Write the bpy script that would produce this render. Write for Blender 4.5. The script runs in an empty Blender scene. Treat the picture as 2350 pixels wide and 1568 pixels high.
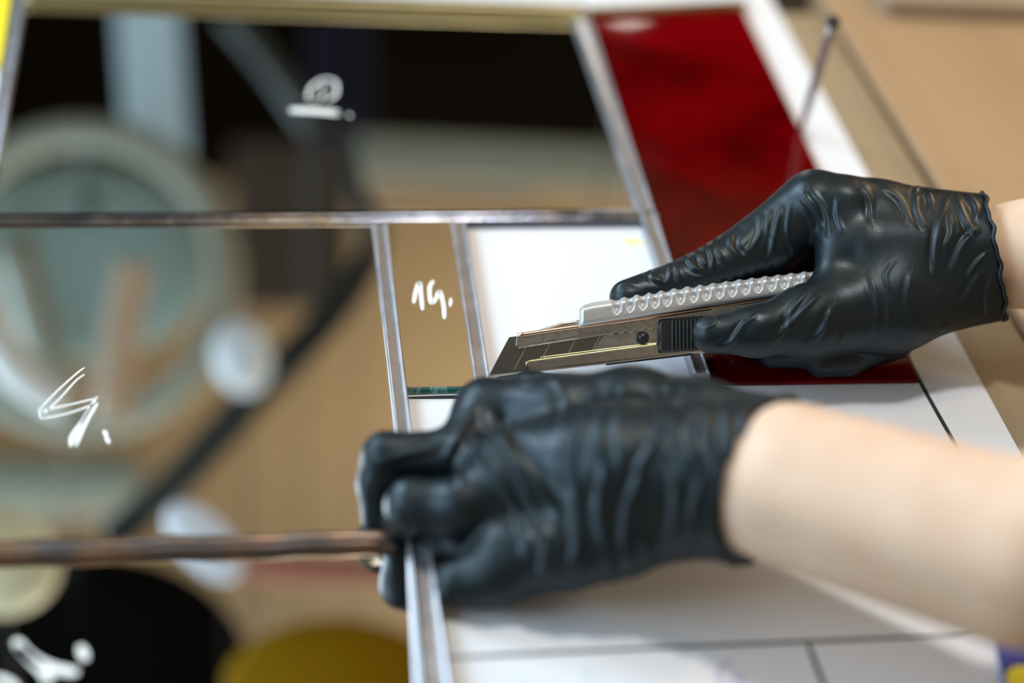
import bpy, bmesh, math, random
import numpy as np
from mathutils import Matrix, Vector
random.seed(4); np.random.seed(4)
scn = bpy.context.scene
COL = scn.collection
# ------------------------------------------------------------------ camera geometry
F = 4167.0; CX, CY = 1175.0, 784.0
Xc = np.array([25165., -417., F]); Xc /= np.linalg.norm(Xc)
Yc = np.array([-745., -3321., F]); Yc -= Xc * Xc.dot(Yc); Yc /= np.linalg.norm(Yc)
Zc = np.cross(Xc, Yc)
R = np.array([Xc, Yc, Zc])
def ray(px, py): return R @ np.array([(px - CX) / F, (py - CY) / F, 1.0])
_r = ray(1100, 880) * .85
CAM = -_r
def D(px, py, d): return CAM + ray(px, py) * d
def P(px, py, z=0.0):
    q = ray(px, py); return CAM + q * ((z - CAM[2]) / q[2])
def tdepth(px, py, z=0.0):
    q = ray(px, py); return (z - CAM[2]) / q[2]
def V(px, py, d, zm=.003):          # the real point whose image in the mirror glass appears at this depth
    p = D(px, py, d); p[2] = 2 * zm - p[2]; return p
def project(pts):
    c = (pts - CAM) @ R
    return c[:, 0] / c[:, 2] * F + CX, c[:, 1] / c[:, 2] * F + CY, c[:, 2]

cam = bpy.data.cameras.new('camera'); co = bpy.data.objects.new('camera', cam); COL.objects.link(co)
cam.sensor_width = 36; cam.lens = F * 36 / 2350
M3 = np.column_stack([R @ np.array([1, 0, 0]), R @ np.array([0, -1, 0]), R @ np.array([0, 0, -1])])
m4 = np.eye(4); m4[:3, :3] = M3; m4[:3, 3] = CAM
co.matrix_world = Matrix(m4.tolist())
cam.clip_start = .01; cam.clip_end = 50
cam.dof.use_dof = True; cam.dof.focus_distance = .848; cam.dof.aperture_fstop = 1.95
scn.camera = co
scn.view_settings.view_transform = 'Standard'; scn.view_settings.look = 'None'
scn.view_settings.gamma = 1; scn.view_settings.use_curve_mapping = False
scn.view_settings.exposure = -0.12

# ------------------------------------------------------------------ materials
def mat(name, col, rough=.5, metal=0., spec=.5, noise=None, bump=None, coat=0., emit=None, trans=0., ior=1.45, sss=0., rnoise=None):
    """noise=(scale, colour2, contrast lo, hi[, stretch])  bump=(scale, strength, distance[, stretch])"""
    m = bpy.data.materials.new(name); m.use_nodes = True
    nt = m.node_tree; b = nt.nodes['Principled BSDF']
    b.inputs['Base Color'].default_value = (*col, 1); b.inputs['Roughness'].default_value = rough
    b.inputs['Metallic'].default_value = metal; b.inputs['Specular IOR Level'].default_value = spec
    b.inputs['Coat Weight'].default_value = coat; b.inputs['IOR'].default_value = ior
    b.inputs['Transmission Weight'].default_value = trans
    if sss:
        b.inputs['Subsurface Weight'].default_value = sss; b.inputs['Subsurface Radius'].default_value = (.008, .003, .0015)
        b.inputs['Subsurface Scale'].default_value = 1.0
    if emit: b.inputs['Emission Color'].default_value = (*emit[0], 1); b.inputs['Emission Strength'].default_value = emit[1]
    tc = nt.nodes.new('ShaderNodeTexCoord')
    def coord(st):
        mp = nt.nodes.new('ShaderNodeMapping'); mp.inputs['Scale'].default_value = st
        nt.links.new(tc.outputs['Object'], mp.inputs['Vector']); return mp.outputs['Vector']
    if noise:
        n = nt.nodes.new('ShaderNodeTexNoise'); n.inputs['Scale'].default_value = noise[0]; n.inputs['Detail'].default_value = 5
        nt.links.new(coord(noise[4] if len(noise) > 4 else (1, 1, 1)), n.inputs['Vector'])
        r = nt.nodes.new('ShaderNodeValToRGB'); r.color_ramp.elements[0].position = noise[2]; r.color_ramp.elements[1].position = noise[3]
        r.color_ramp.elements[0].color = (*col, 1); r.color_ramp.elements[1].color = (*noise[1], 1)
        nt.links.new(n.outputs['Fac'], r.inputs['Fac']); nt.links.new(r.outputs['Color'], b.inputs['Base Color'])
    if rnoise:
        n = nt.nodes.new('ShaderNodeTexNoise'); n.inputs['Scale'].default_value = rnoise[0]; n.inputs['Detail'].default_value = 4
        nt.links.new(coord((1, 1, 1)), n.inputs['Vector'])
        r = nt.nodes.new('ShaderNodeMapRange'); r.inputs['To Min'].default_value = rnoise[1]; r.inputs['To Max'].default_value = rnoise[2]
        r.inputs['From Min'].default_value = .3; r.inputs['From Max'].default_value = .7
        nt.links.new(n.outputs['Fac'], r.inputs['Value']); nt.links.new(r.outputs['Result'], b.inputs['Roughness'])
    if bump:
        n = nt.nodes.new('ShaderNodeTexNoise'); n.inputs['Scale'].default_value = bump[0]; n.inputs['Detail'].default_value = 4
        nt.links.new(coord(bump[3] if len(bump) > 3 else (1, 1, 1)), n.inputs['Vector'])
        bp = nt.nodes.new('ShaderNodeBump'); bp.inputs['Strength'].default_value = bump[1]; bp.inputs['Distance'].default_value = bump[2]
        nt.links.new(n.outputs['Fac'], bp.inputs['Height']); nt.links.new(bp.outputs['Normal'], b.inputs['Normal'])
    return m
MT = {}
MT['glove'] = mat('black_nitrile', (.0045, .0085, .0115), .40, spec=.5, bump=(900, .2, .0002), rnoise=(60, .36, .5))
MT['glove'].node_tree.nodes['Principled BSDF'].inputs['Specular Tint'].default_value = (.74, .90, 1, 1)
MT['skin'] = mat('skin', (.71, .54, .41), .48, spec=.35, noise=(45, (.67, .47, .34), .35, .75), bump=(500, .25, .0002), sss=.12)
MT['mirror'] = mat('mirror_glass', (.80, .80, .78), .0, 1.)
MT['edge'] = mat('green_glass_edge', (.02, .16, .12), .08, spec=.8, noise=(220, (.35, .62, .52), .45, .62, (1, 1, .4)))
MT['came'] = mat('zinc_came', (.42, .45, .50), .36, .85, noise=(25, (.48, .44, .45), .35, .7), bump=(900, .12, .0001, (1, .04, 1)), rnoise=(90, .30, .42))
MT['came_h'] = mat('zinc_came_cross', (.13, .16, .22), .14, 1., noise=(40, (.24, .23, .25), .35, .7), bump=(260, .30, .0003, (1, 1, 1)), rnoise=(90, .10, .24))
MT['brown'] = mat('tarnished_came', (.15, .14, .15), .34, 1., noise=(50, (.27, .18, .12), .4, .65), bump=(200, .3, .0004))
MT['brass'] = mat('brass_bar', (.34, .29, .15), .38, 1., bump=(200, .35, .0005, (.2, 1, 1)))
MT['paper'] = mat('pattern_paper', (.70, .735, .79), .75, spec=.2, bump=(300, .08, .0002))
MT['ink'] = mat('pattern_ink', (.014, .022, .024), .6)
MT['yellow_ink'] = mat('yellow_mark', (.86, .80, .25), .7)
MT['pale_yellow_ink'] = mat('pale_yellow_mark', (.80, .80, .58), .7)
MT['purple_ink'] = mat('purple_pen', (.44, .36, .66), .7)
MT['teal_ink'] = mat('teal_pen', (.55, .68, .72), .7)
MT['white_ink'] = mat('white_marker', (.88, .92, .92), .55, noise=(900, (.62, .68, .7), .5, .8))
MT['wood'] = mat('workbench_wood', (.31, .245, .155), .6, noise=(30, (.235, .18, .11), .35, .7, (1, .15, 1)), bump=(250, .3, .0004))
MT['wood2'] = mat('side_board_wood', (.40, .27, .155), .55, noise=(14, (.33, .225, .13), .35, .7, (1, .12, 1)), bump=(250, .2, .0004))
MT['dark'] = mat('dark_gap', (.03, .02, .012), .8)
MT['steel'] = mat('blade_steel', (.24, .25, .24), .30, 1., bump=(900, .12, .00008, (.05, 1, 1)))
MT['steel2'] = mat('channel_steel', (.52, .51, .47), .28, 1., noise=(300, (.42, .41, .39), .4, .7), bump=(800, .15, .0001))
MT['plate'] = mat('inner_plate', (.50, .51, .50), .36, 1., noise=(400, (.36, .37, .36), .45, .7))
MT['copper_glint'] = mat('copper_highlight', (.80, .56, .42), .22, 1.)  # warm highlight on the steel spine, put into the metal colour
MT['gold_glint'] = mat('gold_highlight', (.60, .53, .30), .3, 1., noise=(300, (.55, .56, .34), .4, .6))  # golden highlight on the steel rail, put into the metal colour
MT['line'] = mat('etched_line', (.75, .76, .72), .3, .8)
MT['cast'] = mat('cast_alloy', (.56, .57, .58), .46, .6, noise=(1500, (.72, .73, .73), .5, .72), bump=(1300, .25, .0002))
MT['plastic'] = mat('black_plastic', (.014, .016, .018), .38, spec=.5, bump=(900, .15, .0001))
MT['nail'] = mat('nail_steel', (.50, .46, .46), .35, .9, noise=(200, (.34, .31, .30), .4, .7))
MT['black'] = mat('nail_head_black', (.02, .03, .035), .4)
MT['blue'] = mat('blue_board', (.01, .03, .25), .5)
MT['yellow'] = mat('yellow_board', (.85, .70, .02), .5)

def red_glass():
    m = mat('red_glass', (.12, .001, .003), .05, spec=.22)
    nt = m.node_tree; b = nt.nodes['Principled BSDF']
    tc = nt.nodes.new('ShaderNodeTexCoord'); n = nt.nodes.new('ShaderNodeTexNoise'); n.inputs['Scale'].default_value = 9; n.inputs['Detail'].default_value = 3
    n.inputs['Distortion'].default_value = 1.2
    nt.links.new(tc.outputs['Object'], n.inputs['Vector'])
    r = nt.nodes.new('ShaderNodeValToRGB'); r.color_ramp.elements[0].position = .35; r.color_ramp.elements[0].color = (.045, .0002, .0004, 1)
    r.color_ramp.elements[1].position = .72; r.color_ramp.elements[1].color = (.15, .0004, .002, 1)
    nt.links.new(n.outputs['Fac'], r.inputs['Fac']); nt.links.new(r.outputs['Color'], b.inputs['Base Color'])
    return m
MT['red'] = red_glass()

# ------------------------------------------------------------------ object helpers
def link(name, me, m, parent=None, smooth=False):
    o = bpy.data.objects.new(name, me); COL.objects.link(o)
    for x in (m if isinstance(m, (list, tuple)) else [m]): me.materials.append(MT[x] if isinstance(x, str) else x)
    if smooth:
        for p in me.polygons: p.use_smooth = True
    if parent is not None: o.parent = parent; o.matrix_parent_inverse = parent.matrix_basis.inverted()
    return o
def empty(name, loc):
    o = bpy.data.objects.new(name, None); COL.objects.link(o); o.location = Vector([float(v) for v in loc]); o.empty_display_size = .01; return o
def tag(o, label, cat, group=None, kind=None):
    if label: o['label'] = label
    if cat: o['category'] = cat
    if group: o['group'] = group
    if kind: o['kind'] = kind
    return o
def mesh(name, v, f):
    me = bpy.data.meshes.new(name); me.from_pydata([tuple(map(float, p)) for p in v], [], [tuple(int(i) for i in q) for q in f]); me.update(); return me
def fixn(me):
    bm = bmesh.new(); bm.from_mesh(me); bmesh.ops.recalc_face_normals(bm, faces=bm.faces); bm.to_mesh(me); bm.free(); return me
def slab(pts, z0, z1):               # pts: 2D world outline
    n = len(pts); v = [(p[0], p[1], z0) for p in pts] + [(p[0], p[1], z1) for p in pts]
    f = [list(range(n))[::-1], list(range(n, 2 * n))] + [[i, (i + 1) % n, n + (i + 1) % n, n + i] for i in range(n)]
    return fixn(mesh('m', v, f))
def bevel(o, w, seg=2, ang=.6):
    b = o.modifiers.new('bevel', 'BEVEL'); b.width = w; b.segments = seg; b.limit_method = 'ANGLE'; b.angle_limit = ang; return o
def ribbon(polys, widths, z, parts=10):   # flat strokes lying on a plane: built as low slabs
    V_, F_ = [], []
    for pl, w in zip(polys, widths):
        pl = smooth_line([np.array(p[:2], float) for p in pl], 5)
        n = len(pl); base = len(V_)
        for i, p in enumerate(pl):
            t = pl[min(i + 1, n - 1)] - pl[max(i - 1, 0)]; t = t / (np.linalg.norm(t) + 1e-12); nn = np.array([-t[1], t[0]])
            e = .55 + .45 * min(1, min(i, n - 1 - i) / 2)
            for s in (-1, 1): q = p + nn * s * w * .5 * e; V_.append((q[0], q[1], z))
        for i in range(n - 1): a = base + 2 * i; F_.append((a, a + 2, a + 3, a + 1))
    me = mesh('m', V_, F_)
    bm = bmesh.new(); bm.from_mesh(me)
    r = bmesh.ops.extrude_face_region(bm, geom=list(bm.faces))
    bmesh.ops.translate(bm, verts=[e for e in r['geom'] if isinstance(e, bmesh.types.BMVert)], vec=(0, 0, .00012))
    bmesh.ops.recalc_face_normals(bm, faces=bm.faces); bm.to_mesh(me); bm.free(); return me
def smooth_line(pts, k=6):
    pts = [np.array(p, float) for p in pts]
    if len(pts) < 3:
        return [pts[0] + (pts[-1] - pts[0]) * i / k for i in range(k + 1)]
    out = []
    for i in range(len(pts) - 1):
        p0 = pts[max(i - 1, 0)]; p1 = pts[i]; p2 = pts[i + 1]; p3 = pts[min(i + 2, len(pts) - 1)]
        for j in range(k):
            t = j / k
            out.append(.5 * ((2 * p1) + (-p0 + p2) * t + (2 * p0 - 5 * p1 + 4 * p2 - p3) * t * t + (-p0 + 3 * p1 - 3 * p2 + p3) * t ** 3))
    out.append(pts[-1]); return out
def tube(pts, rad, seg=16, cap=True, k=6):
    pl = smooth_line(pts, k); n = len(pl)
    if np.isscalar(rad): rad = [rad] * len(pts)
    rr = np.interp(np.linspace(0, len(pts) - 1, n), range(len(pts)), rad)
    v, f = [], []
    up = np.array([.13, .21, 1.])
    for i, p in enumerate(pl):
        t = pl[min(i + 1, n - 1)] - pl[max(i - 1, 0)]; t /= np.linalg.norm(t)
        a = np.cross(t, up); a /= np.linalg.norm(a); b = np.cross(t, a)
        for j in range(seg):
            w = 2 * math.pi * j / seg; v.append(p + (a * math.cos(w) + b * math.sin(w)) * rr[i])
    for i in range(n - 1):
        for j in range(seg): f.append((i * seg + j, i * seg + (j + 1) % seg, (i + 1) * seg + (j + 1) % seg, (i + 1) * seg + j))
    if cap: f.append(list(range(seg))); f.append([(n - 1) * seg + j for j in range(seg)])
    return fixn(mesh('m', v, f))
def ball(c, ax):          # ellipsoid; ax = 3 vectors (semi-axes)
    bm = bmesh.new(); bmesh.ops.create_uvsphere(bm, u_segments=32, v_segments=20, radius=1)
    A = np.column_stack(ax)
    for v in bm.verts: v.co = Vector((np.array(c) + A @ np.array(v.co)).tolist())
    me = bpy.data.meshes.new('m'); bm.to_mesh(me); bm.free(); return fixn(me)
def join(*ms):
    bm = bmesh.new()
    for m_ in ms: bm.from_mesh(m_)
    me = bpy.data.meshes.new('m'); bm.to_mesh(me); bm.free(); return me

# ------------------------------------------------------------------ the bench, boards and paper
ZP = .0003        # paper top
bt = link('workbench_top', slab([(-1.0, -.6), (P(1945, 60)[0] + (-.6 - P(1945, 60)[1]) * 0 + .0, -.6)] and
          [(-1.0, -.6), (P(2139, 435)[0] + (P(2139, 435)[0] - P(1929, 94)[0]) / (P(2139, 435)[1] - P(1929, 94)[1]) * (-.6 - P(2139, 435)[1]), -.6),
           tuple((P(1929, 94) + (P(1929, 94) - P(2139, 435)) * .22)[:2]), (-1.0, P(1900, 20)[1])], -.03, 0), 'wood')
tag(bt, 'tan wooden workbench top under the paper and the glass panel', 'workbench'); bevel(bt, .002)
e = (P(2139, 435) - P(1929, 94)); e /= np.linalg.norm(e); nrm = np.array([-e[1], e[0], 0]); 
if nrm[0] < 0: nrm = -nrm
q0 = P(1929, 94) - e * .075 + nrm * .0045; q1 = P(2139, 435) + e * .6 + nrm * .0045
sb = link('side_board', slab([q0[:2], q1[:2], (q1 + nrm * .22)[:2], (q0 + nrm * .22)[:2]], -.03, .002), 'wood2')
tag(sb, 'orange-tan wooden board beyond the dark gap at the right of the workbench', 'board'); bevel(sb, .002)
ux = link('under_rail', slab([(-1.0, -.7), (.62, -.7), (.62, .9), (-1.0, .9)], -.06, -.031), 'dark')
tag(ux, 'dark underframe seen in the gap between the bench boards', 'frame')
bk = link('back_board', slab([(P(1900, 20)[0] + .035, P(2300, 52)[1] + .003), (.66, P(2300, 52)[1] - .012), (.66, .9), (P(1900, 20)[0] + .0, .9)], .0025, .014), mat('back_board_wood', (.36, .28, .20), .6, noise=(20, (.30, .23, .15), .35, .7)))
tag(bk, 'greyish brown board lying behind the orange-tan board at top right', 'board'); bevel(bk, .002)

def ln(p, q, s):  # extrapolate p->q by s in world on z=0
    a, b = P(*p), P(*q); return tuple((a + (b - a) * s)[:2])
pe0, pe1 = ln((1770, 0), (2336, 1030), -.35), ln((1770, 0), (2336, 1030), 1.0)
paper_pts = [ln((1770, 0), (2336, 1030), -.35), ln((1770, 0), (2336, 1030), 1.28)]
paper_pts += [tuple(P(2330, 1790)[:2]), tuple(P(-400, 1790)[:2]), (-.27, .5), (paper_pts[0][0], .5)]
# bottom right edge of the sheet
paper_pts[1] = tuple(P(2262, 1400)[:2]); paper_pts.insert(1, tuple(P(2352, 1060)[:2])); paper_pts[3] = tuple(P(2345, 1700)[:2])
pap = link('pattern_sheet', slab(paper_pts, .0001, ZP), 'paper')
tag(pap, 'white full-size paper pattern sheet spread on the workbench under the glass', 'paper')
def pp(x, y, z=ZP): return P(x, y, z)
pl_ = link('drawn_lines', ribbon([
    [pp(1560, 884), pp(2112, 877)], [pp(2050, 745), pp(2112, 877), pp(2215, 1060), pp(2260, 1140)],
    [pp(1000, 1512), pp(1500, 1488), pp(2262, 1456)], [pp(1852, 1472), pp(1900, 1600), pp(1935, 1700)]],
    [.0022, .0021, .0018, .0020], ZP), 'ink', pap)
marks = link('yellow_marks', ribbon([[pp(1428, 550), pp(1455, 553), pp(1478, 556)], [pp(1435, 556), pp(1470, 560)]], [.0022, .002], ZP), 'yellow_ink', pap)
for q_, w_ in [([(1140, 598), (1152, 600)], .003), ([(1320, 634), (1345, 640)], .002), ([(1345, 668), (1362, 672)], .003), ([(1352, 600), (1362, 601)], .002)]:
    link('pale_mark', ribbon([[pp(*a_) for a_ in q_]], [w_], ZP), 'pale_yellow_ink', pap)
link('purple_letter', ribbon([[pp(1682, 1520), pp(1656, 1532), pp(1648, 1550), pp(1656, 1572), pp(1690, 1578)], [pp(1672, 1552), pp(1702, 1556), pp(1696, 1575)]], [.0014, .0014], ZP), 'purple_ink', pap)
for q_ in [[(1190, 1552), (1196, 1580)], [(1212, 1556), (1218, 1585)], [(1352, 1530), (1340, 1555), (1352, 1580)], [(1372, 1535), (1366, 1570)]]:
    link('teal_stroke', ribbon([[pp(*a_) for a_ in q_]], [.0016], ZP), 'teal_ink', pap)
link('drawn_line', ribbon([[pp(925, 914), pp(1130, 910)]], [.0024], ZP), 'ink', pap)
# blue and yellow sheet at the bottom right corner
bs = empty('printed_folder', P(2330, 1560))
link('cover', slab([P(2276, 1452)[:2], P(2460, 1420)[:2], P(2520, 1700)[:2], P(2335, 1720)[:2]], ZP + .0002, .0035), 'blue', bs)
bm = bmesh.new(); bmesh.ops.create_cone(bm, segments=32, radius1=.0085, radius2=.0085, depth=.0006, cap_ends=True)
me = bpy.data.meshes.new('m'); bm.to_mesh(me); bm.free()
yo = link('yellow_emblem', me, 'yellow', bs); c = P(2358, 1566, .0035); yo.matrix_parent_inverse = Matrix(); yo.location = Vector((c - np.array(bs.location)).tolist())
tag(bs, 'dark blue printed folder with a yellow round mark at the bottom right corner', 'folder')

# ------------------------------------------------------------------ mirror panes
ZM = .003
def pane(pxs, label, nm='mirror_pane', top=ZM):
    pts = [P(x, y, top)[:2] for x, y in pxs]
    me = slab(pts, .0006, top)
    o = link(nm, me, ['mirror', 'edge'])
    for p in me.polygons: p.material_index = 0 if p.normal.z > .5 else 1
    return tag(o, label, 'mirror')
mA = pane([(24, -40), (1338, 10), (1500, 490), (0, 498), (-40, 498)], 'large mirror pane marked 2 behind the long horizontal came')
mB = pane([(-60, 506), (870, 503), (958, 1246), (-60, 1262)], 'large mirror pane marked 4 at left, crossed by the reflected cable')
mC = pane([(880, 503), (1046, 502), (1102, 886), (926, 889)], top=.0048, label='narrow mirror pane marked 14 between the two short upright cames')
mD = pane([(-60, 1262), (955, 1240), (1000, 1700), (-60, 1700)], 'mirror pane at bottom left in front of the dark horizontal came')
zt = ZM + .00002
def num(polys, ws, parent, nm, zt=zt):
    o = link(nm, ribbon([[P(x, y, zt) for x, y in pl] for pl in polys], ws, zt), 'white_ink', parent)
def c5(*a): return [(x / 2.611, 560 + y / 2.611) for x, y in a]
def c1(*a): return [(800 + x / 2.8, 440 + y / 2.8) for x, y in a]
def c6(*a): return [(x / 2.238, 1080 + y / 2.238) for x, y in a]
num([c5((505, 742), (450, 785), (340, 885), (232, 998)), c5((508, 782), (455, 820), (360, 925), (262, 1020)), c5((232, 985), (245, 1048)), c5((234, 1004), (400, 968), (582, 925)),
     c5((240, 1048), (400, 1018), (586, 955)), c5((582, 915), (500, 1050), (428, 1150), (425, 1215)), c5((586, 955), (520, 1070), (455, 1215)), c5((570, 950), (490, 1080), (440, 1200)),
     c5((622, 1118), (640, 1150)), c5((632, 1150), (655, 1195))],
    [.0007, .0007, .0007, .0009, .0009, .0014, .0012, .0014, .0020, .0018], mB, 'marker_number')
num([c1((418, 718), (432, 640), (455, 585), (465, 660), (475, 762)), c1((545, 572), (520, 620), (530, 715), (560, 690), (585, 640), (610, 730), (615, 818)), c1((657, 685), (652, 738))],
    [.0020, .0020, .0016], mC, 'marker_number', .00482)
num([[(706, 226), (715, 200), (745, 182), (770, 190), (770, 218), (750, 232)], [(740, 190), (738, 226), (706, 232)], [(664, 256), (720, 258), (778, 264)], [(664, 250), (720, 252), (778, 256)], [(800, 262), (804, 268)]],
    [.0018, .0012, .0026, .0026, .002], mA, 'marker_number')
num([c6((80, 870), (130, 935), (200, 985), (290, 1020), (400, 1040)), c6((90, 900), (160, 975), (215, 1030), (260, 1092)), c6((412, 900), (440, 975)), c6((-30, 1060), (40, 1085), (90, 1130))],
    [.0042, .0036, .0038, .003], mD, 'marker_number')

# ------------------------------------------------------------------ red glass
rg = link('red_glass_pane', slab([P(x, y, .003)[:2] for x, y in [(1345, 26), (1705, 18), (2108, 872), (1634, 878)]], .0006, .003), 'red')
tag(rg, 'long dark red glass strip between the came and the white paper edge', 'glass'); bevel(rg, .0005)

# ------------------------------------------------------------------ cames
def came(a, b, w0, w1, h, m, label, z0=.0006, wob=.0, seg=60, prof=None, name='lead_came'):
    a = np.array(a, float); b = np.array(b, float); L = np.linalg.norm(b - a); t = (b - a) / L; s = np.array([-t[1], t[0], 0])
    # profile: flat heart strip between two raised rounded flanges
    pr = prof or [(-.5, 0), (-.5, .62), (-.47, .82), (-.41, .97), (-.35, 1.0), (-.30, .93), (-.27, .86), (-.1, .84), (.1, .84), (.27, .86), (.30, .93), (.35, 1.0), (.41, .97), (.47, .82), (.5, .62), (.5, 0)]
    v, f = [], []
    for i in range(seg + 1):
        u = i / seg; w = w0 + (w1 - w0) * u
        wx = wob * (math.sin(u * 17) + .6 * math.sin(u * 41 + 1)); wz = wob * .6 * math.sin(u * 29 + 2)
        for (x, z) in pr:
            p = a + t * L * u + s * (x * w + wx); v.append((p[0], p[1], z0 + max(0, z) * (h + (wz if z > 0 else 0))))
    n = len(pr)
    for i in range(seg):
        for j in range(n): f.append((i * n + j, i * n + (j + 1) % n, (i + 1) * n + (j + 1) % n, (i + 1) * n + j))
    f.append(list(range(n))); f.append([seg * n + j for j in range(n)])
    o = link(name, fixn(mesh('m', v, f)), m, smooth=True)
    o.data.polygons[-1].use_smooth = False; o.data.polygons[-2].use_smooth = False
    bevel(o, .0001, 1)
    return tag(o, label, 'metal strip')
zc = .006
HP = [(.5, 0), (.5, .9), (.44, 1), (.14, 1), (.08, .93), (.04, .84), (-.02, .84), (-.12, .86), (-.24, .82), (-.35, .72), (-.43, .56), (-.48, .38), (-.5, .2), (-.5, 0)]
cH = came(P(-60, 500, zc), P(1512, 491, zc), .0092, .0092, .0055, 'came_h', 'long horizontal metal came behind the panes marked 4 and 14', wob=.00006, prof=HP)
cT = came(P(60, -8, zc), P(1340, 30, zc), .014, .014, .007, 'brass', 'brass-coloured horizontal strip along the top edge of the photo', wob=.0001, name='edge_strip')
cT2 = came(P(1345, 22, zc), P(1712, 4, zc), .006, .006, .006, 'brass', 'short golden strip at the top end of the red glass', name='edge_strip')
cL = came(P(52, -60, zc), P(-22, 420, zc), .007, .007, .006, 'came', 'steep metal came at the top left corner of the photo')
cA = came(P(872, 508, zc), P(930, 1010, zc), .0080, .0080, .0055, 'came', 'short upright metal came left of the narrow pane marked 14')
cB = came(P(1052, 504, zc), P(1112, 900, zc), .0084, .0084, .0055, 'came', 'upright metal came right of pane 14, touched by the blade tip')
cC = came(P(1332, 30, zc), P(1612, 856, zc), .0105, .0085, .006, 'came', 'long slanting metal came along the left edge of the red glass')
cD = came(P(958, 1195, zc), P(1004, 1640, zc), .0100, .0150, .007, 'came', 'wide metal came coming towards the viewer below the left hand')
cN = came(P(-60, 1262, zc), P(905, 1234, zc), .0105, .0090, .0065, 'brown', 'tarnished brown horizontal came held by the left fingers', wob=.00035)
# yellow thing beyond the left came
yb = link('yellow_sheet', slab([P(-120, -60)[:2], P(32, -60)[:2], P(2, 160)[:2], P(-120, 160)[:2]], .0006, .004), 'yellow')
tag(yb, 'yellow glass corner at the far top left beyond the steep came', 'glass')

# ------------------------------------------------------------------ nail
nl = empty('horseshoe_nail', P(1838, 300, 0))
n0 = P(1838, 300, .0004); 
# head position: choose depth so that its foot stands on the sheet and it leans left of vertical
n1 = None
hgt = .050
n1 = D(1911, 54, tdepth(1838, 300) - .062)
link('shank', tube([n0, n0 + (n1 - n0) * .5, n1], [.0018, .0027, .0032], 8, True, 4), 'nail', nl, True)
hd = (n1 - n0) / np.linalg.norm(n1 - n0)
link('nail_head', tube([n1 - hd * .0005, n1 + hd * .003], [.0040, .0036], 12, True, 3), 'black', nl)
tag(nl, 'steel nail with a dark head leaning beside the red glass', 'nail')

# ------------------------------------------------------------------ utility knife
def dk(px): return .843 + (px - 1122) * 2.57e-5
def kn(px, py, off): return D(px, py, dk(px) - off * .001)
KN = empty('utility_knife', P(1500, 870, 0) * [1, 1, 0] + [0, 0, .006])
def kpoly(nm, pts, o0, o1, m, parent=KN, bw=.0004, seg=2):
    n = len(pts); v = [kn(x, y, o0) for x, y in pts] + [kn(x, y, o1) for x, y in pts]
    f = [list(range(n)), list(range(n, 2 * n))] + [[i, (i + 1) % n, n + (i + 1) % n, n + i] for i in range(n)]
    o = link(nm, fixn(mesh('m', v, f)), m, parent)
    if bw: bevel(o, bw, seg)
    return o
def kc(*a): return [(1050 + x / 2.474, 560 + y / 2.474) for x, y in a]
blade = kpoly('blade', [(1121, 863), (1168, 774), (1194, 771), (1560, 722), (1560, 812), (1240, 851), (1160, 860)], -.5, .3, 'steel', bw=.0001, seg=1)
cuts = []
def kline(nm, pts, w, o, m, parent, th=.25):
    n = len(pts); up = []; dn = []
    for i, p in enumerate(pts):
        a = np.array(pts[max(i - 1, 0)], float); b = np.array(pts[min(i + 1, n - 1)], float); t = (b - a) / np.linalg.norm(b - a); s = np.array([-t[1], t[0]]) * w / 2
        up.append(tuple(np.array(p) + s)); dn.append(tuple(np.array(p) - s))
    return kpoly(nm, up + dn[::-1], o, o + th, m, parent, bw=0)
for a, b in [((388, 588), (322, 712)), ((524, 566), (480, 652)), ((668, 548), (622, 632)), ((812, 522), (760, 612))]:
    kline('snap_line', kc(a, b), 1.3, .25, 'line', blade, .12)
kline('cutting_edge', [(1122, 862.5), (1165, 858), (1218, 852)], 3.0, .1, 'line', blade, .25)
back = kpoly('channel_back', kc((342, 517), (430, 500), (520, 470), (600, 445), (700, 430), (760, 400), (2250, 200), (2250, 560), (1330, 625), (840, 684), (415, 731), (392, 690), (600, 640), (600, 520)), -3.2, -.7, 'steel2', bw=.0006)
# upper rail with wavy lower edge
wavy = [(345, 592)]
for i in range(8): x = 345 + (840 - 345) * i / 7; wavy.append((x, 592 - (x - 345) * .158))
x = 862
k_ = 0
while x < 1150:
    wavy.append((x, 511 - (x - 862) * .135 + (7 if k_ % 4 in (0, 1) else -7) * (1 if k_ % 2 else .6))); x += 14; k_ += 1
ur = kpoly('upper_rail', kc((336, 522), (346, 514), (700, 462), (1140, 402), (1520, 345), (2250, 240), (2250, 330), (1160, 462), *[tuple(p) for p in wavy[::-1]], (330, 580)), .35, 1.6, 'plate', bw=.00025)
kline('rail_edge_line', kc(*wavy[1:]), 1.6, 1.5, 'line', ur, .2)
cp = [kn(*p, 1.5) for p in kc((340, 520), (700, 467), (1140, 408), (1520, 352), (1900, 292), (2150, 255))]
link('spine_highlight', tube(cp, .0010, 12), 'copper_glint', KN, True)  # painted highlight: coloured tube along the steel spine
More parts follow.
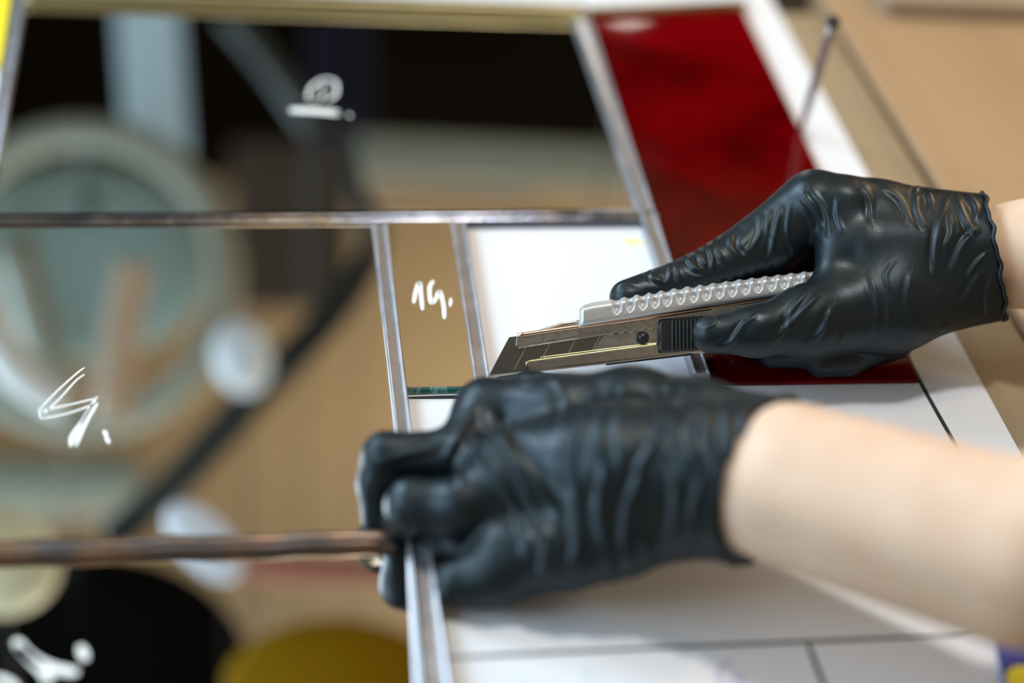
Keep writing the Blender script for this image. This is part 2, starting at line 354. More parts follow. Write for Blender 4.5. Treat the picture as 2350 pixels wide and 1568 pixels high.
# lower rail
lr = kpoly('lower_rail', kc((392, 676), (405, 664), (900, 600), (1145, 568), (1145, 590), (2150, 450), (2150, 520), (1310, 624), (840, 682), (418, 732), (408, 716)), .35, 1.6, 'steel2', bw=.0004)
link('lip_highlight', tube([kn(*p, 1.5) for p in kc((393, 690), (400, 670), (470, 658), (650, 634), (900, 601), (1150, 569))], .00045, 8), 'gold_glint', KN, True)  # painted highlights: two golden tubes along the steel rail lip
link('lip_highlight', tube([kn(*p, .9) for p in kc((470, 645), (650, 622), (900, 590), (1150, 562))], .00032, 8), 'gold_glint', KN, True)
kpoly('lower_edge', kc((840, 676), (1330, 622), (1330, 632), (845, 690)), -3.4, 1.0, 'plastic', bw=.0002)
kpoly('inner_plate', kc((830, 520), (1200, 462), (1200, 565), (900, 600), (770, 612)), .30, .75, 'plate', bw=.0001)
# rivet
bm = bmesh.new()
rc = kc((1050, 532))[0]; cen = kn(*rc, .7); fw = -ray(*rc); fw /= np.linalg.norm(fw)
rings = [(0, .0031), (.0006, .0031), (.0010, .0029), (.0013, .0024), (.0011, .0020), (.00125, .0017), (.0017, .0012), (.0019, 0.0002)]
A = np.cross(fw, Zc * 0 + np.array([0, 0, 1.])); A /= np.linalg.norm(A); B = np.cross(fw, A)
v, f = [], []
for i, (h, r) in enumerate(rings):
    for j in range(32): w = 2 * math.pi * j / 32; v.append(cen + fw * h + (A * math.cos(w) + B * math.sin(w)) * r)
for i in range(len(rings) - 1):
    for j in range(32): f.append((i * 32 + j, i * 32 + (j + 1) % 32, (i + 1) * 32 + (j + 1) % 32, (i + 1) * 32 + j))
f.append([(len(rings) - 1) * 32 + j for j in range(32)])
bm.free(); link('rivet', fixn(mesh('m', v, f)), 'plastic', KN, True)
# slider with ridges
n = 140; v, f = [], []
x0, x1 = 1512, 1640
for i in range(n + 1):
    x = x0 + (x1 - x0) * i / n
    yt = 733 - (x - x0) * .075; yb_ = 812 - (x - x0) * .10
    crn = max(0, 1 - (x - x0) / 6) ** 2 * 6
    r_ = 0
    if x - x0 > 28: r_ = .9 * abs(math.sin((x - x0 - 28) / 8.6 * math.pi)) ** .6
    for j, (tt, oo) in enumerate([(0, .3), (.0, 3.0), (.03, 4.2), (.08, 5.0), (.3, 5.2), (.7, 5.2), (.92, 5.0), (.97, 4.2), (1.0, 3.0), (1.0, .3)]):
        y = yt + crn + (yb_ - yt - 2 * crn) * tt
        off = oo + (r_ if 2 <= j <= 7 else 0) - (1.6 * max(0, 1 - (x - x0) / 5) if 1 < j < 8 else 0) - .5 * (x - x0 < 28 and 2 <= j <= 7)
        v.append(kn(x, y, off))
for i in range(n):
    for j in range(9): f.append((i * 10 + j, i * 10 + j + 1, (i + 1) * 10 + j + 1, (i + 1) * 10 + j))
f.append(list(range(10))); f.append([n * 10 + j for j in range(10)])
sl = link('slider', fixn(mesh('m', v, f)), 'plastic', KN)
# cast grip with scalloped finger grooves
cups = [1050 + c_ / 2.474 for c_ in (905, 980, 1052, 1120, 1190, 1265, 1340, 1412, 1487, 1560, 1635, 1707, 1783, 1855, 1930, 2003, 2078)]
nu, nv = 720, 44; v, f = [], []
for i in range(nu + 1):
    x = 1329 + (1960 - 1329) * i / nu
    yb_ = np.interp(x, [1329, 1345, 1511, 1860, 1960], [752, 747, 720.5, 668, 653])
    yt = np.interp(x, [1329, 1340, 1360, 1415, 1450, 1560, 1700, 1800, 1860, 1960], [708, 700, 694, 686, 678, 660, 641, 629, 622, 612])
    cd = min(abs(x - c_) for c_ in cups); cc = max(0., 1 - (cd / 11.0) ** 2) ** .8
    endr = min(1, (x - 1329) / 10) ** .5
    for j in range(nv + 1):
        t = j / nv                         # 0 bottom, 1 top
        prof = (1 - (abs(2 * t - .9) / 1.1) ** 5)
        off = 1.4 + 6.2 * max(0, prof) ** .6 * (.45 + .55 * endr)
        if t > .80: off -= 3.2 * ((t - .80) / .20) ** 1.6
        cup_t = min(1., max(0., (t - .24 - .16 * (cd / 11.) ** 2) / .34)); cup_t = cup_t * cup_t * (3 - 2 * cup_t)
        off -= 4.8 * cc * cup_t * (1 - .25 * max(0, t - .6))
        y = yb_ + (yt - yb_) * t + 3.5 * cc * max(0, (t - .80) / .20)
        v.append(kn(x, y, off))
    v.append(kn(x, yt + 3.5 * cc, -4)); v.append(kn(x, yb_, -4))
n = nv + 3
for i in range(nu):
    for j in range(n): f.append((i * n + j, i * n + (j + 1) % n, (i + 1) * n + (j + 1) % n, (i + 1) * n + j))
f.append(list(range(n))); f.append([nu * n + j for j in range(n)])
link('grip', fixn(mesh('m', v, f)), 'cast', KN, True)
tag(KN, 'metal utility knife with snap-off blade and scalloped silver grip in the right glove', 'knife')

# ------------------------------------------------------------------ signed distance modelling of gloves and arms
def caps(x1, y1, d1, r1, x2, y2, d2, r2):
    return (D(x1, y1, d1), D(x2, y2, d2), r1 * d1 / F, r2 * d2 / F)
def chain(*pts):
    return [caps(*pts[i], *pts[i + 1]) for i in range(len(pts) - 1)]
def sd_caps(G, c, grow=0.):
    a, b, ra, rb = c; ab = b - a; L2 = ab.dot(ab) + 1e-12
    px = G[0] - a[0]; py = G[1] - a[1]; pz = G[2] - a[2]
    t = np.clip((px * ab[0] + py * ab[1] + pz * ab[2]) / L2, 0, 1).astype(np.float32)
    dx = px - ab[0] * t; dy = py - ab[1] * t; dz = pz - ab[2] * t
    return np.sqrt(dx * dx + dy * dy + dz * dz) - (ra + (rb - ra) * t) - grow
def smin(a, b, k):
    if a is None: return b
    h = np.clip(.5 + .5 * (b - a) / k, 0, 1); return b + (a - b) * h - k * h * (1 - h)
def sdf_groups(G, groups, grow=0.):
    out = None
    for k_in, k_out, cl in groups:
        g = None
        for c in cl: g = smin(g, sd_caps(G, c, grow), k_in)
        out = smin(out, g, k_out)
    return out
def surface_nets(S, org, h):
    nx, ny, nz = S.shape; neg = S < 0
    cs = np.zeros((nx - 1, ny - 1, nz - 1), np.int8)
    for i in (0, 1):
        for j in (0, 1):
            for k in (0, 1): cs += neg[i:nx - 1 + i, j:ny - 1 + j, k:nz - 1 + k]
    act = (cs > 0) & (cs < 8); ix = np.argwhere(act); N = len(ix)
    idx = -np.ones(act.shape, np.int64); idx[act] = np.arange(N)
    acc = np.zeros((N, 3)); cnt = np.zeros(N)
    cor = [(i, j, k) for i in (0, 1) for j in (0, 1) for k in (0, 1)]
    for a in range(8):
        for b in range(a + 1, 8):
            ca, cb = np.array(cor[a]), np.array(cor[b])
            if np.abs(ca - cb).sum() != 1: continue
            sa = S[tuple((ix + ca).T)]; sb = S[tuple((ix + cb).T)]; m = (sa < 0) != (sb < 0)
            t = np.where(m, sa / np.where(m, sa - sb, 1), 0)
            acc += np.where(m[:, None], ca + (cb - ca) * t[:, None], 0); cnt += m
    vv = (ix + acc / cnt[:, None]) * h + org
    faces = []
    for ax in range(3):
        o = [0, 0, 0]; o[ax] = 1; b1 = (ax + 1) % 3; b2 = (ax + 2) % 3
        sl0 = [slice(1, S.shape[q] - 1) for q in range(3)]; sl0[ax] = slice(0, S.shape[ax] - 1)
        sl1 = list(sl0); sl1[ax] = slice(1, S.shape[ax])
        m = neg[tuple(sl0)] != neg[tuple(sl1)]
        e = np.argwhere(m) + np.array([s.start for s in sl0]); flip = neg[tuple(sl0)][m]
        u = np.zeros(3, int); u[b1] = 1; w = np.zeros(3, int); w[b2] = 1
        q = np.stack([idx[tuple((e - u - w).T)], idx[tuple((e - w).T)], idx[tuple(e.T)], idx[tuple((e - u).T)]], 1)
        q[~flip] = q[~flip][:, ::-1]; faces.append(q)
    return vv, np.concatenate(faces)
def grid_for(cl, h, pad):
    P_ = np.array([p for c in cl for p in (c[0], c[1])]); Rm = max(max(c[2], c[3]) for c in cl)
    lo = np.min([np.minimum(c[0] - c[2], c[1] - c[3]) for c in cl], 0) - pad; hi = np.max([np.maximum(c[0] + c[2], c[1] + c[3]) for c in cl], 0) + pad
    n = np.ceil((hi - lo) / h).astype(int) + 1
    ax = [(lo[i] + h * np.arange(n[i])).astype(np.float32) for i in range(3)]
    return np.meshgrid(*ax, indexing='ij', sparse=True), lo
def mesh_np(v, f):
    me = bpy.data.meshes.new('m'); me.vertices.add(len(v)); me.vertices.foreach_set('co', np.asarray(v, np.float32).ravel())
    me.loops.add(len(f) * 4); me.loops.foreach_set('vertex_index', np.asarray(f, np.int32).ravel())
    me.polygons.add(len(f)); me.polygons.foreach_set('loop_start', np.arange(0, len(f) * 4, 4, dtype=np.int32))
    me.polygons.foreach_set('loop_total', np.full(len(f), 4, np.int32)); me.update(calc_edges=True); me.validate(); return me
def refine(me, lev, smooth=6):
    o = bpy.data.objects.new('tmp', me); COL.objects.link(o)
    s = o.modifiers.new('s', 'SMOOTH'); s.iterations = smooth; s.factor = .5
    if lev: u = o.modifiers.new('u', 'SUBSURF'); u.levels = lev; u.render_levels = lev
    dg = bpy.context.evaluated_depsgraph_get(); out = bpy.data.meshes.new_from_object(o.evaluated_get(dg))
    bpy.data.objects.remove(o); return out
def wrinkle(me, strokes, noise_amp=0.):
    n = len(me.vertices); co_ = np.empty(n * 3, np.float32); me.vertices.foreach_get('co', co_); co_ = co_.reshape(-1, 3).astype(float)
    no = np.empty(n * 3, np.float32); me.vertex_normals.foreach_get('vector', no); no = no.reshape(-1, 3).astype(float)
    px, py, dd = project(co_); vd = CAM - co_; vd /= np.linalg.norm(vd, axis=1)[:, None]
    face = np.clip((np.sum(vd * no, 1) + .15) / .4, 0, 1)
    disp = np.zeros(n)
    for pts, w, h in strokes:
        pl = np.array(smooth_line(pts, 8)); m = (px > pl[:, 0].min() - 4 * w) & (px < pl[:, 0].max() + 4 * w) & (py > pl[:, 1].min() - 4 * w) & (py < pl[:, 1].max() + 4 * w)
        ii = np.nonzero(m)[0]
        if not len(ii): continue
        Q = np.stack([px[ii], py[ii]], 1); best = np.full(len(ii), 1e9); bt_ = np.zeros(len(ii)); sg = np.zeros(len(ii)); ns = len(pl) - 1
        for s in range(ns):
            a = pl[s]; ab = pl[s + 1] - a; t = np.clip(((Q - a) @ ab) / (ab @ ab + 1e-9), 0, 1); dv = Q - a - t[:, None] * ab; d2 = np.hypot(dv[:, 0], dv[:, 1])
            b = d2 < best; best[b] = d2[b]; bt_[b] = ((s + t) / ns)[b]; sg[b] = (ab[0] * dv[:, 1] - ab[1] * dv[:, 0])[b]
        sd = best * np.sign(sg) / w
        taper = np.sin(np.clip(bt_, .02, .98) * math.pi) ** .6
        prof = np.exp(-(sd * 1.25) ** 2) - .55 * np.exp(-((sd - 1.5) * 1.1) ** 2)
        disp[ii] += h * .001 * prof * taper
    co_ += no * (disp * face)[:, None]
    me.vertices.foreach_set('co', co_.astype(np.float32).ravel()); me.update()
def cr2(*a): return [(1350 + x / 2.35, 360 + y / 2.35) for x, y in a]
def cr3(*a): return [(780 + x / 2.041, 800 + y / 2.041) for x, y in a]

# ---- right glove
RI = chain((1868, 472, .880, 82), (1752, 568, .880, 78), (1592, 638, .868, 52), (1440, 684, .861, 43))
RT = chain((1630, 768, .840, 44), (1735, 760, .841, 55), (1850, 737, .848, 78), (2040, 690, .863, 118), (2235, 640, .872, 98))
RPm = chain((1872, 474, .876, 82), (2010, 500, .876, 84), (2290, 535, .876, 84)) + chain((2000, 585, .870, 118), (2270, 590, .876, 130)) + \
      chain((2180, 640, .874, 105), (2300, 632, .876, 102)) + chain((1940, 470, .868, 62), (1925, 570, .862, 46), (1905, 660, .854, 42))
RM = chain((1960, 770, .874, 60), (1850, 800, .868, 46), (1770, 812, .864, 34))
RR_ = chain((2010, 780, .874, 55), (1945, 822, .870, 40), (1880, 836, .868, 32))
RP_ = chain((2050, 780, .876, 50), (1990, 818, .880, 30), (1970, 838, .878, 20))
RMb = chain((1900, 560, .904, 60), (1760, 640, .902, 46), (1700, 720, .892, 42), (1720, 790, .878, 36))
RG = [(.003, .006, RI), (.006, .003, RPm), (.007, .007, RT), (.003, .0015, RM), (.003, .0008, RR_), (.002, .0006, RP_), (.005, .003, RMb)]
Raxis0 = D(2284, 592, .876); Raxis1 = D(2690, 520, .86)
# ---- left glove
def zch(*pts): return chain(*[(x, y, tdepth(x, y, z * .001), r) for x, y, z, r in pts])
LI = zch((1120, 950, 36, 78), (1050, 1045, 33, 62), (885, 1046, 30, 52), (864, 1110, 20, 42), (858, 1196, 7, 30))
LM_ = zch((1150, 1120, 34, 90), (1060, 1165, 30, 66), (944, 1160, 26, 58), (915, 1215, 7, 34))
LR_ = zch((1150, 1180, 26, 80), (1070, 1185, 20, 62), (1000, 1200, 14, 46), (975, 1215, 8, 34)) + zch((1180, 1240, 16, 60), (1080, 1255, 11, 46), (1010, 1262, 7, 30))
LP_ = zch((1220, 1285, 19, 85), (1130, 1325, 14, 66), (1048, 1338, 11, 54))
LT_ = chain((1290, 905, .805, 50), (1220, 888, .822, 36), (1150, 884, .833, 23))
LB = zch((1120, 945, 36, 78), (1290, 950, 46, 86), (1450, 938, 52, 92), (1600, 965, 56, 92), (1720, 1010, 60, 112)) + \
     zch((1190, 1090, 38, 120), (1420, 1090, 48, 165), (1640, 1090, 57, 172), (1790, 1105, 60, 200)) + \
     zch((1160, 1270, 20, 82), (1300, 1258, 27, 92), (1420, 1225, 34, 96), (1580, 1155, 46, 115), (1720, 1130, 56, 170))
LG = [(.008, .001, LB), (.005, .005, LI), (.005, .003, LM_), (.005, .004, LR_), (.005, .004, LP_), (.004, .003, LT_)]
Laxis0 = D(1756, 1104, tdepth(1756, 1104, .0585)); Laxis1 = D(2450, 1310, .655)

RS = [(cr2(*p), w, h) for p, w, h in [
    (((640, 470), (668, 545), (665, 625)), 6, .9), (((585, 480), (610, 560), (650, 600)), 6, .8), (((520, 520), (570, 600), (625, 610)), 6, .8),
    (((430, 560), (440, 620), (425, 700)), 7, .7), (((330, 600), (350, 650), (420, 680)), 7, .6), (((480, 540), (470, 600), (500, 660)), 6, .7),
    (((700, 430), (690, 500), (730, 560)), 6, .8), (((835, 370), (798, 420), (800, 480), (850, 525)), 8, -1.0), (((930, 320), (925, 410), (890, 480), (850, 520)), 8, .7),
    (((1035, 270), (1005, 420), (970, 600)), 8, .9), (((985, 300), (965, 380), (985, 450)), 7, .6), (((1090, 260), (1075, 400), (1110, 520)), 7, .5),
    (((1160, 200), (1230, 290), (1275, 400)), 8, .7), (((1205, 180), (1285, 290), (1300, 420)), 8, .7), (((1140, 250), (1190, 330), (1230, 430)), 7, .5),
    (((1480, 150), (1520, 230), (1530, 350)), 8, .7), (((1595, 165), (1680, 230), (1730, 340)), 8, .9), (((1770, 205), (1770, 290), (1820, 390)), 7, .8),
    (((1930, 240), (1895, 360), (1872, 500), (1868, 630)), 8, 1.1), (((1990, 230), (2050, 370), (2095, 400)), 8, .9), (((2095, 395), (2025, 470), (1965, 610)), 9, 1.0),
    (((2150, 520), (2090, 580), (2050, 650)), 7, .7), (((2120, 620), (2050, 730), (2010, 800)), 8, .7), (((1345, 220), (1345, 320), (1375, 400)), 7, .5),
    (((1250, 730), (1140, 850), (1000, 995)), 8, .9), (((1315, 820), (1260, 930), (1165, 1015)), 8, .9), (((1290, 890), (1240, 970), (1190, 1030)), 6, .5),
    (((1190, 710), (1100, 830), (1070, 930)), 8, .7), (((910, 850), (840, 905), (790, 970)), 7, .7), (((840, 900), (770, 1000), (690, 1035)), 8, .8),
    (((1610, 780), (1622, 880), (1590, 990)), 8, .6), (((1520, 640), (1560, 800), (1545, 960)), 9, .5), (((1400, 840), (1390, 940), (1340, 1020)), 7, .5),
    (((1650, 560), (1605, 640), (1625, 720)), 7, .4), (((1750, 120), (1780, 150), (1760, 190)), 5, .7), (((1830, 190), (1850, 240), (1840, 300)), 6, .7),
    (((2040, 200), (2090, 260), (2100, 330)), 7, .8), (((1940, 300), (1960, 400), (1930, 480)), 7, .6), (((2180, 640), (2150, 760), (2160, 860)), 7, .7),
    (((1900, 700), (1870, 800), (1900, 900)), 8, .5), (((1740, 640), (1720, 760), (1740, 880)), 8, .5), (((600, 870), (570, 930), (590, 1000)), 6, .4),
    (((700, 850), (680, 900), (620, 930)), 6, .5), (((2000, 820), (1950, 900), (1900, 940)), 7, .6), (((150, 700), (200, 680), (260, 690)), 7, .4)]]
LS = [(cr3(*p), w, h) for p, w, h in [
    (((690, 330), (800, 520), (900, 720), (1000, 940)), 16, 1.8), (((640, 400), (740, 600), (850, 800), (880, 960)), 14, 1.3), (((780, 330), (860, 470), (980, 640), (1090, 820)), 16, -1.4),
    (((1190, 200), (1140, 330), (1090, 500), (1100, 720)), 14, 1.2), (((1340, 180), (1300, 380), (1320, 560)), 13, .9), (((1480, 180), (1500, 380), (1380, 580)), 12, 1.4),
    (((1540, 160), (1560, 380), (1620, 580)), 11, 1.3), (((1620, 180), (1650, 340), (1640, 520)), 10, 1.1), (((1690, 220), (1730, 420), (1770, 580)), 11, 1.4),
    (((1790, 250), (1830, 480), (1880, 700)), 11, 1.2), (((1870, 200), (1890, 400), (1910, 560)), 9, .9), (((1420, 560), (1340, 780), (1340, 1000)), 13, 1.3),
    (((1560, 560), (1570, 760), (1520, 940)), 12, 1.0), (((1690, 620), (1650, 800), (1680, 960)), 12, 1.1), (((1240, 560), (1210, 760), (1250, 960)), 14, 1.1),
    (((500, 520), (560, 400), (630, 280)), 14, 1.0), (((160, 540), (300, 500), (440, 470)), 12, .8), (((180, 600), (320, 580), (460, 590)), 12, -.8),
    (((620, 420), (560, 540), (570, 640)), 12, .9), (((1080, 760), (1110, 900), (1080, 1060)), 13, 1.4), (((950, 820), (960, 980), (930, 1110)), 13, 1.2),
    (((1420, 900), (1440, 980), (1420, 1060)), 10, 1.3), (((1250, 980), (1290, 1050), (1260, 1120)), 10, 1.4), (((860, 160), (900, 170), (940, 200)), 8, .9),
    (((1780, 700), (1800, 850), (1780, 960)), 11, .9), (((1860, 620), (1880, 800), (1900, 960)), 10, .9), (((1000, 130), (1060, 260), (1020, 400)), 12, .8)]]

def build_glove(groups, a0, a1, strokes, h=.0014):
    allc = [c for g in groups for c in g[2]]
    G, lo = grid_for(allc, h, .006)
    S = sdf_groups(G, groups)
    ax = (a1 - a0) / np.linalg.norm(a1 - a0)
    pl = (G[0] - a0[0]) * ax[0] + (G[1] - a0[1]) * ax[1] + (G[2] - a0[2]) * ax[2]
    S = np.maximum(S, pl.astype(np.float32))
    v, f = surface_nets(S.astype(np.float64), lo, h)
    me = refine(mesh_np(v, f), 2, 5); wrinkle(me, strokes); return me, ax
gr, axR = build_glove(RG, Raxis0, Raxis1, RS)
gl, axL = build_glove(LG, Laxis0, Laxis1, LS, .0016)

# ---- body: both arms, shoulders and a plain torso beyond the right of the frame, one continuous surface
wR = D(2330, 585, .876); wL = D(1810, 1112, .714)
eR = np.array([.50, .02, .12]); eL = np.array([.44, -.20, .16]); sR = np.array([.74, .14, .42]); sL = np.array([.74, -.24, .42])
def cw(a, b, ra, rb): return (np.array(a, float), np.array(b, float), ra, rb)
fR = D(2500, 570, .868); fL = D(2350, 1274, .668)
hR = D(2080, 590, .878); hL = D(1420, 1100, tdepth(1420, 1100, .044))
arms = [cw(hR, wR, .012, .0262), cw(wR, fR, .0262, .030), cw(fR, eR, .031, .041), cw(eR, sR, .042, .055),
        cw(hL, wL, .012, .0326), cw(wL, fL, .0326, .0352), cw(fL, eL, .0350, .042), cw(eL, sL, .042, .055),
        cw(sR, sL, .07, .07), cw((.80, .05, .35), (.82, .0, .0), .12, .11), cw((.78, -.10, .35), (.82, -.08, .0), .12, .11),
        cw((.78, -.05, .48), (.74, -.05, .58), .05, .05)]
G, lo = grid_for(arms, .005, .012)
S = sdf_groups(G, [(.002, .03, arms[:3]), (.002, .002, arms[4:7]), (.03, .03, [arms[3]] + arms[7:])])
v, f = surface_nets(S.astype(np.float64), lo, .005)
body_me = refine(mesh_np(v, f), 1, 4)
person = link('person', body_me, 'skin', smooth=True)
tag(person, 'person reaching in from the right in black gloves, holding a knife and the panel', 'person')
def add_glove(me, a0, ax, label):
    g = link('glove', me, 'glove', person, True); g['label'] = label
    n = len(me.vertices); c = np.empty(n * 3, np.float32); me.vertices.foreach_get('co', c); c = c.reshape(-1, 3).astype(float)
    rel = c - a0; h = rel @ ax; m = (h > -.0028) & (h < -.0004); rel = rel[m] - np.outer(h[m], ax)
    e1 = np.cross(ax, [0, 0, 1.]); e1 /= np.linalg.norm(e1); e2 = np.cross(ax, e1)
    th = np.arctan2(rel @ e2, rel @ e1); rr = np.linalg.norm(rel, axis=1); pts = []
    K = 72; rad = []
    for q in range(K):
        t0 = -math.pi + 2 * math.pi * q / K; d_ = np.abs((th - t0 + math.pi) % (2 * math.pi) - math.pi) < .06
        rad.append(rr[d_].max() if d_.any() else np.nan)
    rad = np.array(rad); rad = np.where(np.isnan(rad), np.nanmean(rad), rad); rad = (np.roll(rad, 1) + rad * 2 + np.roll(rad, -1)) / 4
    for q in range(K + 1):
        t0 = -math.pi + 2 * math.pi * q / K; w_ = .0006 * math.sin(q * .9) + .0004 * math.sin(q * 1.7)
        r_ = rad[q % K] - .0002 + (.0003 * math.sin(q * .8) if q % K else 0)
        pts.append(a0 + ax * (-.0006 + (w_ if 0 < q < K else 0)) + (e1 * math.cos(t0) + e2 * math.sin(t0)) * r_)
    link('cuff_rim', tube(pts, .0010, 10, False, 3), 'glove', g, True)
add_glove(gr, Raxis0, axR, 'black nitrile glove on the hand holding the knife')
add_glove(gl, Laxis0, axL, 'black nitrile glove on the hand gripping the panel edge')

# ------------------------------------------------------------------ what the mirror shows: the workshop above and behind the bench
def vm(name, col, rough=.6, **k): return mat(name, col, rough, **k)
def axes(px, py, d, rx, ry, rz, ang=0):
    sc = d / F; X = R @ np.array([1, 0, 0]); Yd = R @ np.array([0, 1, 0]); Zf = R @ np.array([0, 0, 1])
    c, s = math.cos(ang), math.sin(ang); A = (X * c + Yd * s) * rx * sc; B = (-X * s + Yd * c) * ry * sc; Cc = Zf * rz * sc
    out = []
    for a in (A, B, Cc): a = a.copy(); a[2] *= -1; out.append(a)
    return out
def vball(nm, px, py, d, rx, ry, rz, ang, m, label, cat):
    o = link(nm, ball(V(px, py, d), axes(px, py, d, rx, ry, rz, ang)), m, smooth=True); return tag(o, label, cat)
def vtube(nm, pts, d, w, m, label, cat, parent=None):
    ws = [w] * len(pts) if np.isscalar(w) else w
    dd = [d] * len(pts) if np.isscalar(d) else d
    o = link(nm, tube([V(x, y, q) for (x, y), q in zip(pts, dd)], [q * s / F / 2 for q, s in zip(dd, ws)], 20), m, parent, True)
    return tag(o, label, cat) if parent is None else o
def vbox(nm, px, py, d, rx, ry, rz, ang, m, label, cat):
    a, b, c = axes(px, py, d, rx, ry, rz, ang); o_ = V(px, py, d)
    v = [o_ + a * i + b * j + c * k for i in (-1, 1) for j in (-1, 1) for k in (-1, 1)]
    f = [(0, 1, 3, 2), (4, 6, 7, 5), (0, 4, 5, 1), (2, 3, 7, 6), (0, 2, 6, 4), (1, 5, 7, 3)]
    o = link(nm, fixn(mesh('m', v, f)), m); bevel(o, .004); return tag(o, label, cat)

wall = link('wall_back', fixn(mesh('m', [(-2.5, 2.6, -.8), (3, 2.6, -.8), (3, 2.6, 1.7), (-2.5, 2.6, 1.7), (-2.5, 2.7, -.8), (3, 2.7, -.8), (3, 2.7, 1.7), (-2.5, 2.7, 1.7)],
      [(0, 1, 2, 3), (4, 7, 6, 5), (0, 4, 5, 1), (3, 2, 6, 7), (0, 3, 7, 4), (1, 5, 6, 2)])), vm('dark_wall', (.0035, .003, .002), .9, spec=.05, noise=(2, (.007, .0055, .003), .4, .7)))
wall['kind'] = 'structure'
ceil = link('ceiling', fixn(mesh('m', [(-2.5, -1.5, 1.6), (3, -1.5, 1.6), (3, 2.6, 1.6), (-2.5, 2.6, 1.6), (-2.5, -1.5, 1.7), (3, -1.5, 1.7), (3, 2.6, 1.7), (-2.5, 2.6, 1.7)],
      [(0, 1, 2, 3), (4, 7, 6, 5), (0, 4, 5, 1), (3, 2, 6, 7), (0, 3, 7, 4), (1, 5, 6, 2)])), vm('tan_ceiling', (.56, .44, .28), .8, noise=(1.5, (.42, .32, .20), .35, .7)))
ceil['kind'] = 'structure'
vbox('strip_lamp', 348, 130, 1.9, 68, 225, 40, -.07, vm('lamp_diffuser', (.35, .5, .58), .5, emit=((.42, .60, .70), .38)), 'pale blue upright strip lamp reflected at the top of the pane marked 2', 'lamp')
GG = vm('grey_green_enamel', (.36, .40, .34), .5); GT = vm('teal_enamel', (.30, .42, .41), .5); GW = vm('white_enamel', (.86, .92, .94), .4)
fan = empty('wall_fan', V(190, 640, 1.7))
ring = [(190 + 330 * math.cos(a), 640 + 335 * math.sin(a)) for a in np.linspace(-math.pi, math.pi, 33)]
vtube('outer_ring', ring, 1.7, 78, GG, '', '', fan)
ring2 = [(190 + 250 * math.cos(a), 620 + 240 * math.sin(a)) for a in np.linspace(-math.pi, math.pi, 33)]
link('dome', ball(V(190, 600, 1.78), axes(190, 600, 1.78, 300, 230, 60, 0)), GT, fan, True)
vtube('spoke', [(30, 560), (130, 900)], 1.62, 90, GG, '', '', fan)
vtube('spoke', [(310, 600), (280, 740), (255, 960)], 1.62, 84, vm('tan_spoke', (.55, .42, .30), .5), '', '', fan)
tag(fan, 'large round grey-green fan with spokes reflected in the left panes', 'fan')
vtube('white_hose', [(-70, 600), (-30, 740), (50, 860), (150, 935)], 1.42, [80, 95, 95, 70], GW, 'white curved hose reflected at the far left of the pane marked 4', 'hose')
vtube('black_cable', [(790, 250), (815, 420), (860, 560), (760, 720), (590, 900), (400, 1110), (250, 1240)], 1.6, [30, 40, 60, 78, 84, 84, 80], vm('black_rubber', (.012, .02, .02), .5), 'thick black cable reflected diagonally across the pane marked 4', 'cable')
vball('globe_lamp', 555, 820, 1.55, 68, 88, 60, -.25, vm('globe_white', (.62, .72, .80), .4, emit=((.55, .66, .76), .25)), 'pale white oval globe reflected beside the black cable', 'lamp')
vtube('metal_boom', [(-60, 1110), (120, 1120), (330, 1112)], 1.95, [150, 150, 130], GG, 'grey-green horizontal boom reflected above the tarnished came', 'boom')
vball('bottle', 468, 1245, 1.35, 62, 115, 40, -.75, vm('bottle_white_glow', (.62, .72, .85), .35, emit=((.6, .7, .85), .25)), 'pale blue-white bottle shape reflected across the tarnished came', 'bottle')  # faint emission added to brighten the bottle, which is no lamp
vball('round_lampshade', 0, 1290, 1.36, 140, 125, 90, .2, vm('cream_shade', (.70, .70, .50), .5, emit=((.6, .62, .45), .12)), 'cream round lampshade reflected at the left end of the tarnished came', 'lamp shade')
vball('black_bag', 225, 1540, 1.60, 350, 268, 45, .0, vm('black_cloth', (.0035, .003, .0025), .9, spec=.05), 'black hanging bag reflected in the bottom left pane', 'bag')
vball('yellow_sack', 770, 1580, 1.45, 260, 160, 90, .0, vm('yellow_cloth', (.27, .15, .003), .9, spec=.1), 'mustard yellow bundle reflected at the bottom of the front pane', 'bundle')
vtube('red_pipe', [(560, 1300), (720, 1310), (930, 1315)], 1.5, [60, 70, 60], vm('red_paint', (.40, .16, .12), .6), 'dull red pipe reflected just below the tarnished came', 'pipe')
vbox('grey_shelf', 1170, 375, 1.9, 340, 48, 60, .05, GG, 'grey-green shelf board reflected in the right part of the pane marked 2', 'shelf')
vbox('navy_banner', 790, 175, 1.95, 75, 145, 20, -.05, vm('navy_cloth', (.003, .005, .03), .7), 'navy blue cloth reflected behind the white number 2', 'cloth')
vtube('slanted_pole', [(520, 30), (620, 150), (720, 290)], 1.85, 60, vm('dark_pole', (.06, .08, .08), .5), 'dark slanted pole reflected left of the number 2', 'pole')
vbox('brown_crate', 1040, 440, 2.1, 190, 45, 60, .04, vm('crate_tan', (.52, .38, .24), .7), 'tan crate reflected under the grey-green shelf', 'crate')
vbox('dark_cupboard', 670, 520, 2.28, 130, 190, 60, .0, vm('dark_brown', (.045, .032, .019), .7), 'dark brown cupboard reflected behind the slanted pole', 'cupboard')
vball('hanging_bulb', 1440, -8, 1.4, 72, 55, 55, 0, vm('bulb', (.8, .8, .7), .4, emit=((1, .98, .85), 26.0)), 'bright round lamp reflected at the top of the red glass', 'lamp')

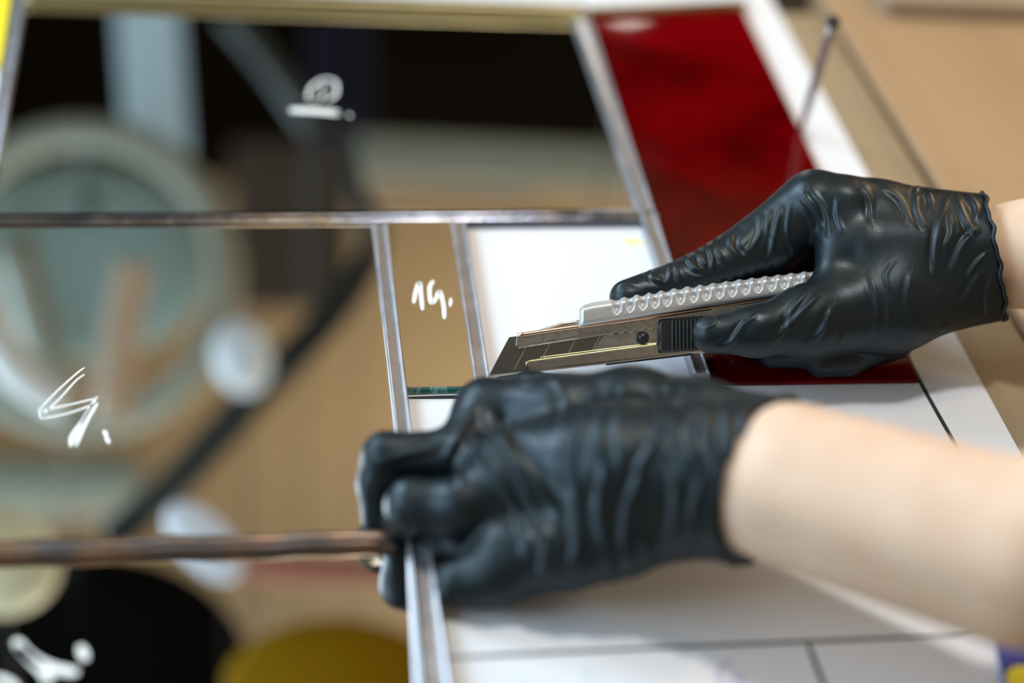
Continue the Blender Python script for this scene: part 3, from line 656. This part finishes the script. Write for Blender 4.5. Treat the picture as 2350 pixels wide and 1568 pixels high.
# cords and rods that carry the things above the bench
bpy.context.view_layer.update()
for o in list(COL.objects):
    if o.name in ('dark_cupboard', 'slanted_pole', 'strip_lamp', 'red_pipe', 'round_lampshade', 'bottle', 'black_cable', 'yellow_sack', 'brown_crate', 'grey_shelf', 'navy_banner', 'metal_boom', 'globe_lamp', 'black_bag', 'white_hose', 'hanging_bulb'):
        co_ = np.array([tuple(v_.co) for v_ in o.data.vertices]); top = co_[np.argmax(co_[:, 2])]
        link('hanging_cord', tube([top - [0, 0, .004], (top + [0, 0, 1.6]) * [.5, .5, .5] + top * [.5, .5, 0] , np.array([top[0], top[1], 1.6])], .0008, 8, True, 2), 'plastic', o)
fc = V(190, 310, 1.7)
link('hanging_rod', tube([fc, np.array([fc[0], fc[1], 1.0]), np.array([fc[0], fc[1], 1.6])], .004, 8, True, 2), 'plastic', fan)

# ------------------------------------------------------------------ light
def area(nm, loc, to, sx, sy, en, col):
    l = bpy.data.lights.new(nm, 'AREA'); l.shape = 'RECTANGLE'; l.size = sx; l.size_y = sy; l.energy = en; l.color = col
    o = bpy.data.objects.new(nm, l); COL.objects.link(o); o.location = loc
    o.rotation_euler = (Vector(to) - Vector(loc)).to_track_quat('-Z', 'Y').to_euler(); return o
area('back_window', (-1.15, 1.0, 1.1), (.0, 0, 0), .8, .7, 36, (.68, .85, 1.0))
area('side_window', (-1.2, -.15, .6), (.0, 0, 0), .9, .7, 17, (.60, .82, 1.0))
area('ceiling_light', (.2, .1, 1.5), (.05, 0, 0), .14, .14, 11, (1.0, .97, .92))
area('warm_lamp', (.0, .25, 1.45), (.0, 0, 0), .2, .12, 2.5, (1.0, .66, .32))
area('warm_fill', (1.0, .75, .6), (.25, .1, 0), .2, .2, 4.5, (1.0, .68, .38))  # unseen fill light added to warm the right wrist and boards
sp = bpy.data.lights.new('ceiling_fill', 'SPOT'); sp.energy = 170; sp.color = (1, .84, .62); sp.spot_size = 1.25; sp.spot_blend = 1; sp.shadow_soft_size = .1  # unseen spot added to brighten the ceiling that the panes reflect
so = bpy.data.objects.new('ceiling_fill', sp); COL.objects.link(so); so.location = (1.7, 1.5, .7)
so.rotation_euler = (Vector((.45, 2.0, 1.6)) - so.location).to_track_quat('-Z', 'Y').to_euler()
w = bpy.data.worlds.new('world'); scn.world = w; w.use_nodes = True
w.node_tree.nodes['Background'].inputs[0].default_value = (.80, .66, .50, 1); w.node_tree.nodes['Background'].inputs[1].default_value = .38
